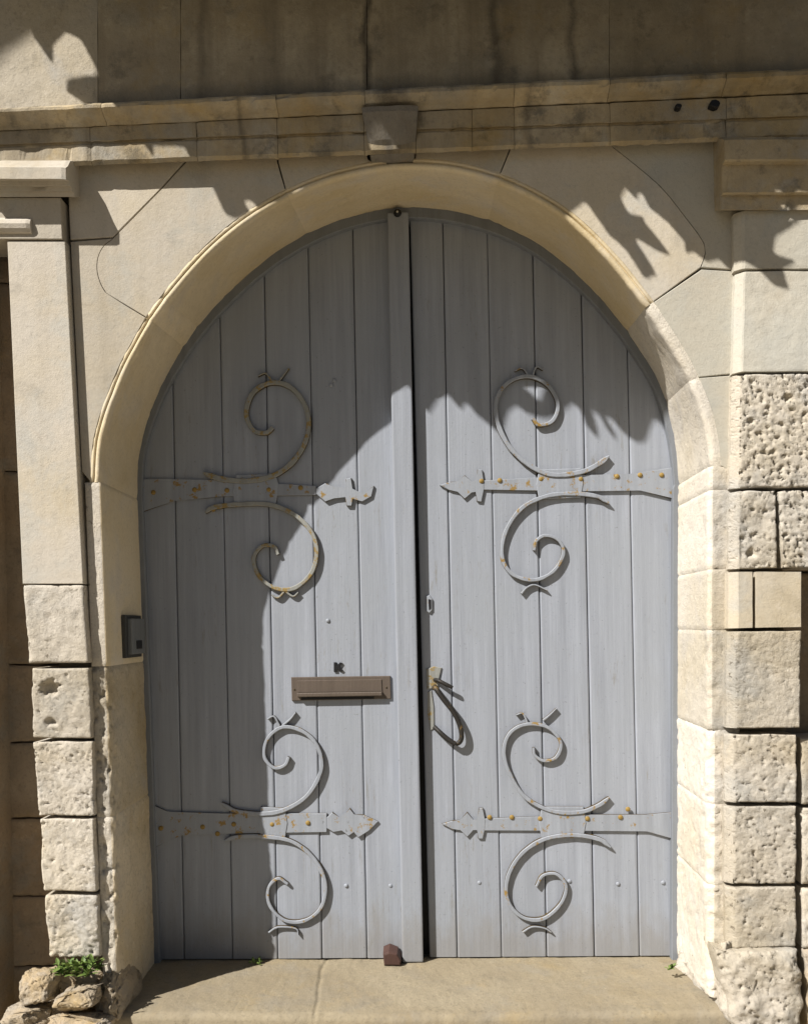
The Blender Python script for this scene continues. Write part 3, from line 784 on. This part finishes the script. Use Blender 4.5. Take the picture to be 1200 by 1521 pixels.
# pull handle plate, its cast shadow built as a dark loop
H = .004
bm = bmesh.new()
plate(bm, [(633, 994), (645, 990), (656, 992), (652, 1006), (650, 1022), (634, 1024)], .006, YD+H, .002)
HP = obj('handle_plate', bm, M['iron_ochre'], DR)
def tube(bm, pts, r0, r1, n=8, sub=5):
    c = catmull(pts, sub); L = len(c); rows = []
    for i, p in enumerate(c):
        t = (c[min(L-1, i+1)]-c[max(0, i-1)]).normalized()
        a = t.cross(Vector((1, 0, .01))).normalized(); b = t.cross(a).normalized(); r = r0+(r1-r0)*i/(L-1)
        rows.append([bm.verts.new(p+a*r*math.cos(2*math.pi*k/n)+b*r*math.sin(2*math.pi*k/n)) for k in range(n)])
    for a, b in zip(rows, rows[1:]):
        for k in range(n): bm.faces.new((a[k], a[(k+1) % n], b[(k+1) % n], b[k]))
    bm.faces.new(rows[0]); bm.faces.new(rows[-1][::-1])
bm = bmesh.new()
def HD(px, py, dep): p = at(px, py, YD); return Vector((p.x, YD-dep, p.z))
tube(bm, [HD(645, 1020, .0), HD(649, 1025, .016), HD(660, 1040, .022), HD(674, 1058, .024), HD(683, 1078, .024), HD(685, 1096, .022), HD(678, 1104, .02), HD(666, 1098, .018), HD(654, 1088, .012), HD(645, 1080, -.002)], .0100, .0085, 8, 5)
obj('handle_shadow_loop', bm, M['black_iron'], HP, smooth=True)  # dark loop shaped after the handle's cast shadow
bm = bmesh.new()
tube(bm, [HD(645, 1010, -.004), HD(652, 1011, .018), HD(662, 1016, .026), HD(672, 1021, .026)], .008, .007)
obj('latch_shadow_bar', bm, M['black_iron'], HP, smooth=True)  # dark bar laid where the latch's shadow falls
bm = bmesh.new(); plate(bm, [(635, 1028), (641, 1026), (644, 1050), (645, 1082), (639, 1086), (635, 1060)], .004, YD+H, .0015)
obj('backing_strip', bm, M['iron_ochre'], HP)
bm = bmesh.new(); plate(bm, [(633, 886), (638, 884), (642, 890), (642, 906), (638, 911), (633, 908)], .008, YD+H, .002)
KP = obj('keyhole_plate', bm, M['iron'], DR)
bm = bmesh.new(); plate(bm, [(636, 890), (640, 891), (640, 904), (637, 906)], .010, YD+H, .0006); obj('keyhole', bm, M['black'], KP)

# ------------------------------------------------------------------ small things
# intercom on the left reveal
IC = thing('intercom_box', 'small dark grey intercom box on the left stone reveal beside the door', 'intercom', tuple(at(196, 945, .24)))
x0 = -.972
bm = bmesh.new(); zA, zB = at(192, 977, .2).z, at(192, 914, .2).z
add_box(bm, (x0-.01, .14, zA), (x0+.016, .30, zB), .003, 2); obj('back_plate', bm, M['casing_rim'], IC)
bm = bmesh.new(); add_box(bm, (x0+.014, .16, zA+.012), (x0+.032, .29, zB-.012), .004, 2); cs = obj('casing', bm, M['plastic'], IC)
bm = bmesh.new(); add_box(bm, (x0+.03, .20, zA+.03), (x0+.035, .25, zA+.06), .001); obj('call_button', bm, M['black'], cs)
# door stop
bm = bmesh.new()
p = at(583, 1436, .33); bz = .002
ring = [(-.033, 0), (.03, 0), (.034, .02), (.02, .05), (-.012, .058), (-.034, .05)]
add_prism(bm, [(p.x+a*.95, .315, bz+b*.9) for a, b in ring], [(p.x+a, .378, bz+b) for a, b in ring], .006, 2)
for v in bm.verts: v.co += Vector((1, 1, 1))*.004*noise.noise(v.co*40)
tag(obj('door_stop', bm, M['wood_stop']), 'small dark brown lump on the threshold at the foot of the doors', 'door stop')
def rock(name, px, py, Y, rx, ry, rz, seed, label, rot=0.0, mat=None, sub=5, group=None, amp=.28):
    rn_ = random.Random(seed*13+1); bm = bmesh.new(); c = at(px, py, Y)
    for i in range(22):
        v = Vector((rn_.gauss(0, 1), rn_.gauss(0, 1), rn_.gauss(0, 1))).normalized()
        v = Vector([math.copysign(abs(k)**.6, k) for k in v])*rn_.uniform(.85, 1.1)
        bm.verts.new(v)
    r = bmesh.ops.convex_hull(bm, input=bm.verts)
    bmesh.ops.delete(bm, geom=[g_ for g_ in r['geom_interior'] if isinstance(g_, bmesh.types.BMVert)], context='VERTS')
    bmesh.ops.bevel(bm, geom=bm.edges[:], offset=.07, segments=2, affect='EDGES', profile=.5)
    bmesh.ops.triangulate(bm, faces=bm.faces[:])
    bmesh.ops.subdivide_edges(bm, edges=[e for e in bm.edges if e.calc_length() > .12], cuts=7, use_grid_fill=True)
    bmesh.ops.triangulate(bm, faces=bm.faces[:]); bm.normal_update()
    sd = Vector((seed*7.3, seed*2.1, seed))
    dv = [(v, v.normal*(.10*noise.fractal(v.co*3+sd, 1, 2, 5)-.09*pits(v.co+sd, 5, .18)-.05*pits(v.co+sd, 12, .2))) for v in bm.verts]
    for v, d in dv: v.co += d
    for v in bm.verts:
        q = v.co.copy(); x, z = q.x*rx, q.z*rz
        v.co = Vector((c.x+x*math.cos(rot)-z*math.sin(rot), c.y+q.y*ry, c.z+x*math.sin(rot)+z*math.cos(rot)))
    return tag(obj(name, bm, mat or M['rock'], smooth=True), label, 'stone', group)
G1 = 'rubble stones at the left pilaster foot'
rock('rubble_stone', 62, 1466, -.07, .065, .06, .062, 1, 'lumpy ochre rubble stone left of the weed, lit top', group=G1)
rock('rubble_stone', 118, 1486, -.09, .075, .07, .05, 2, 'pale flat rubble stone in front of the green weed', .3, group=G1)
rock('rubble_stone', 40, 1515, -.10, .075, .06, .045, 3, 'brown rubble stone lowest in the left corner', group=G1)
rock('rubble_stone', 178, 1466, .06, .05, .16, .085, 4, 'dark rubble stone between the weed and the threshold', .1, group=G1)
rock('rubble_stone', 118, 1530, -.12, .11, .06, .05, 8, 'rough rubble stone under the pale flat one at the picture bottom', group=G1)
rock('rubble_stone', 112, 1462, -.01, .10, .05, .06, 10, 'earthy rubble stone directly under the roots of the green weed', group=G1)
G2 = 'rough plinth stones at the right pilaster foot'
def plinth(quad, Yf, Yb, label, seed, amp=.012, edge=.03, mat='rough'):
    o = block('plinth_stone', quad, Yf, Yb, M[mat], None, amp=amp, pit=.010, edge=edge, seed=seed, pf=50, pth=.22, step=.006)
    return tag(o, label, 'stone', G2)
plinth([(1062, 1414), (1192, 1413), (1196, 1545), (1092, 1545)], -.085, .12, 'large rough pale plinth stone under the right pilaster', 5)
plinth([(1196, 1416), (1330, 1416), (1330, 1545), (1200, 1545)], -.06, .12, 'dark plinth stone at the right picture edge', 9, mat='rock')
bm = bmesh.new()
f0 = [at(1040, 1412, .0), at(1075, 1414, -.06), at(1096, 1530, -.09), at(1072, 1500, -.06), at(1030, 1462, .05)]
ring = [at(1016, 1404, .30), at(1075, 1404, -.055), at(1100, 1535, -.07), at(1080, 1512, -.06), at(1004, 1437, .31)]
v = [bm.verts.new(p) for p in ring]; w_ = [bm.verts.new(p+Vector((.16, .10, 0))) for p in ring]
bm.faces.new(v); bm.faces.new(w_[::-1])
for i in range(5): bm.faces.new((v[i], w_[i], w_[(i+1) % 5], v[(i+1) % 5]))
bmesh.ops.triangulate(bm, faces=bm.faces[:])
bmesh.ops.subdivide_edges(bm, edges=bm.edges[:], cuts=24, use_grid_fill=True)
bm.normal_update()
dv = [(q, q.normal*(.012*fbm(q.co, 11, 5)-.009*pits(q.co, 44)-.005*pits(q.co, 90))) for q in bm.verts]
for q, d in dv: q.co += d
tag(obj('plinth_stone', bm, M['rough'], smooth=True), 'sloping worn stone between threshold and large right plinth', 'stone', G2)
def leaf(bm, p, d, L, wd, up=Vector((0, 0, 1))):
    d = d.normalized(); s = d.cross(up)
    if s.length < .05: s = Vector((1, 0, 0))
    s.normalize(); nn = s.cross(d)
    pr = [(0, .1), (.2, .65), (.45, 1), (.75, .7), (1, .03)]
    prev = None
    for t, k in pr:
        c = p+d*L*t-nn*(L*.25*t*t)
        cur = [bm.verts.new(c-s*wd*k*.5), bm.verts.new(c-nn*wd*.12*k), bm.verts.new(c+s*wd*k*.5)]
        if prev:
            for i in range(2): bm.faces.new((prev[i], prev[i+1], cur[i+1], cur[i]))
        prev = cur
def weed(px, py, Y, n, L, spread, label, seed):
    rn = random.Random(seed); bm = bmesh.new(); c = at(px, py, Y)
    for i in range(n):
        a = rn.uniform(0, 2*math.pi); el = rn.uniform(.1, 1.3)
        d = Vector((math.cos(a)*math.cos(el), math.sin(a)*math.cos(el), math.sin(el)))
        p = c+Vector((rn.uniform(-1, 1)*spread, rn.uniform(-.5, .5)*spread, rn.uniform(-.1, .35)*spread))
        leaf(bm, p, d, L*rn.uniform(.5, 1.2), L*rn.uniform(.35, .6))
    tag(obj('weed', bm, M['leaf']), label, 'weed')
weed(114, 1444, -.075, 170, .030, .062, 'leafy green weed growing on the rubble under the left pilaster', 1)
weed(380, 1431, .34, 30, .016, .018, 'tiny green weed on the threshold at the foot of the left door', 2)
weed(996, 1440, .20, 10, .026, .01, 'small green sprig at the right end of the threshold', 3)

# ------------------------------------------------------------------ the tree whose crown throws the leafy shade
SH = [(-420, 40), (-60, 52), (0, 46), (36, 16), (52, 58), (80, 98), (80, 68), (100, 48), (120, 60), (134, 84), (146, 110), (128, 112), (100, 116), (98, 136), (122, 152), (146, 160), (150, 186), (164, 208), (178, 186), (204, 200), (226, 232), (262, 262), (308, 264), (320, 288), (334, 318), (350, 326),
      (624,600, .385), (636,612, .385), (652,587, .385), (664,585, .385), (680,604, .385), (685,609, .385), (692,593, .385), (704,612, .385), (722,627, .385), (742,643, .385), (748,630, .385), (754,610, .385), (768,601, .385), (782,613, .385), (800,618, .385), (817,620, .385), (831,613, .385), (850,597, .385), (861,608, .385), (868,628, .385), (889,653, .385), (886,632, .385), (878,608, .385), (884,605, .385), (900,636, .385), (916,657, .385), (912,640, .385), (893,609, .385), (900,611, .385), (925,641, .385), (945,656, .385), (958,653, .385), (966,630, .385), (972,614, .385), (982,630, .385), (990,643, .385), (1010,620, .385),
      (870, 300), (905, 350), (930, 372), (958, 416), (978, 410), (956, 374), (940, 350), (974, 372), (1010, 386), (1030, 374), (1052, 392), (1066, 384), (1082, 400), (1100, 386), (1124, 398), (1150, 424), (1174, 432), (1164, 400), (1186, 388), (1150, 376), (1152, 352), (1176, 338), (1200, 318), (1290, 300), (1500, 330), (1560, -330), (-420, -330)]
HOLES = [[(918, 274), (930, 282), (942, 296), (952, 316), (934, 312), (926, 296)], [(944, 276), (956, 290), (966, 312), (990, 332), (1006, 352), (1012, 384), (990, 366), (972, 342), (962, 330), (956, 306)],
         [(544, 204, -.06), (552, 202, -.06), (563, 222, -.05), (556, 227, -.05)], [(571, 191, -.072), (582, 187, -.072), (589, 203, -.06), (604, 214, -.052), (601, 229, -.04), (584, 225, -.045), (569, 214, -.052)], [(574, 230, -.035), (584, 225, -.035), (599, 230, -.035), (613, 240, -.02), (611, 253, -.01), (594, 253, -.01), (582, 243, -.02)],
         [(366, 296), (376, 302), (384, 314), (376, 316), (368, 306)], [(1122, 324), (1132, 332), (1140, 346), (1128, 340)], [(1146, 264), (1152, 266), (1160, 284), (1152, 282)], [(1160, 172), (1168, 176), (1170, 188), (1162, 184)],
         [(274, 106), (282, 108), (286, 120), (276, 116)], [(873, 588, .385), (882, 583, .385), (895, 591, .385), (888, 601, .385), (876, 599, .385)], [(921, 610, .385), (932, 614, .385), (946, 630, .385), (934, 627, .385)], [(779, 554, .37), (797, 561, .37), (793, 579, .37), (782, 571, .37)], [(524, 208), (532, 208), (534, 216), (526, 216)], [(140, 140), (148, 142), (158, 158), (150, 156)], [(248, 212), (258, 214), (262, 224), (252, 222)]]
def onwall(x, y, Y=None):
    if Y is None:
        Y = 0.0
        if x > 1092: Y = -.045 if y > 300 else (-.09 if y > 200 else -.06)
        elif y < 158 and x < 1092: Y = -.03
        elif y < 236 and x < 240: Y = -.055
        elif y < 250 and 535 < x < 625: Y = -.05
    P = at(x, y, Y); P = P-SUN*(P.y/SUN.y); return (P.x, P.z)
def poly2(pts): return [onwall(*p) for p in pts]
SHP = poly2(SH); HP2 = []
for h in HOLES:
    h = poly2(h); c = (sum(p[0] for p in h)/len(h), sum(p[1] for p in h)/len(h))
    HP2.append([(c[0]+(p[0]-c[0])*1.28, c[1]+(p[1]-c[1])*1.24) for p in h])
def inside(p, poly):
    x, y = p; c = False; n = len(poly); j = n-1
    for i in range(n):
        xi, yi = poly[i]; xj, yj = poly[j]
        if (yi > y) != (yj > y) and x < (xj-xi)*(y-yi)/(yj-yi)+xi: c = not c
        j = i
    return c
HB = [(min(p[0] for p in h), max(p[0] for p in h), min(p[1] for p in h), max(p[1] for p in h)) for h in HP2]
def ok(p):
    if not inside(p, SHP): return False
    for h, b in zip(HP2, HB):
        if b[0] <= p[0] <= b[1] and b[2] <= p[1] <= b[3] and inside(p, h): return False
    return True
TR = thing('shade_tree', 'leafy broad crowned tree overhanging the court in front of the gateway', 'tree', (-5.2, -2.2, -.15))
rn = random.Random(11)
bm = bmesh.new()
xs_ = [p[0] for p in SHP]; zs_ = [p[1] for p in SHP]
lo = (min(xs_), min(zs_)); hi = (max(xs_), max(zs_))
LP = [(0, 0), (.18, .3), (.42, .5), (.7, .34), (1, 0), (.7, -.34), (.42, -.5), (.18, -.3)]
def put_leaf(cx, cz, a, L, wd, t):
    ca, sa = math.cos(a), math.sin(a)
    ring = [(cx+(u-.5)*L*ca-v*wd*sa, cz+(u-.5)*L*sa+v*wd*ca) for u, v in LP]
    if not all(ok(q) for q in ring): return False
    tl = rn.uniform(-.6, .6)
    vs = []
    for (x, z), (u, v) in zip(ring, LP):
        tt = t+(u-.5)*L*tl*1.5+abs(v)*wd*.5
        vs.append(bm.verts.new(Vector((x, 0, z))-SUN*tt))
    bm.faces.new(vs); return True
cnt = 0
for L, tries in ((.17, 5200), (.11, 7000), (.065, 9000), (.038, 12000)):
    for _ in range(tries):
        x = rn.uniform(lo[0], hi[0]); z = rn.uniform(lo[1], hi[1])
        if put_leaf(x, z, rn.gauss(-.8, .6), L*rn.uniform(.75, 1.2), L*rn.uniform(.42, .6), rn.uniform(1.15, 2.0)): cnt += 1
EDG = []
for poly in [SHP]+HP2:
    for p, q in zip(poly, poly[1:]+poly[:1]):
        L = math.hypot(q[0]-p[0], q[1]-p[1])
        if max(p[1], q[1]) < 3.4 and min(p[0], q[0]) > -1.6 and max(p[0], q[0]) < 1.6: EDG += [(p, q)]*max(1, int(L/.02))
for L, tries in ((.07, 12000), (.045, 22000), (.026, 30000), (.018, 26000)):
    for _ in range(tries):
        p, q = rn.choice(EDG); k = rn.random(); r = L*1.6
        x = p[0]+(q[0]-p[0])*k+rn.uniform(-r, r); z = p[1]+(q[1]-p[1])*k+rn.uniform(-r, r)
        a = math.atan2(q[1]-p[1], q[0]-p[0]) if rn.random() < .6 else rn.gauss(-.8, .6)
        if put_leaf(x, z, a, L*rn.uniform(.75, 1.2), L*rn.uniform(.35, .55), (rn.uniform(1.03, 1.25) if z > 2.42 else rn.uniform(1.16, 1.32))): cnt += 1
print('tree leaves', cnt)
obj('crown', bm, M['tree_leaf'], TR)
bm = bmesh.new()
tube(bm, [Vector((-5.2, -2.2, -.2)), Vector((-5.15, -2.2, 1.5)), Vector((-5.0, -2.15, 3.2)), Vector((-4.8, -2.1, 4.8)), Vector((-4.2, -2.0, 6.0))], .2, .11, 12)
obj('trunk', bm, M['bark'], TR, smooth=True)
for tgt in ((-.9, -.75, 4.7), (-1.9, -.85, 5.0), (-.1, -.8, 4.8)):
    bm = bmesh.new(); a = Vector((-4.3, -2.05, 5.85)); b = Vector(tgt)
    tube(bm, [a, a.lerp(b, .35)+Vector((0, 0, .35)), a.lerp(b, .7)+Vector((0, 0, .2)), b], .09, .02, 8)
    obj('limb', bm, M['bark'], TR, smooth=True)
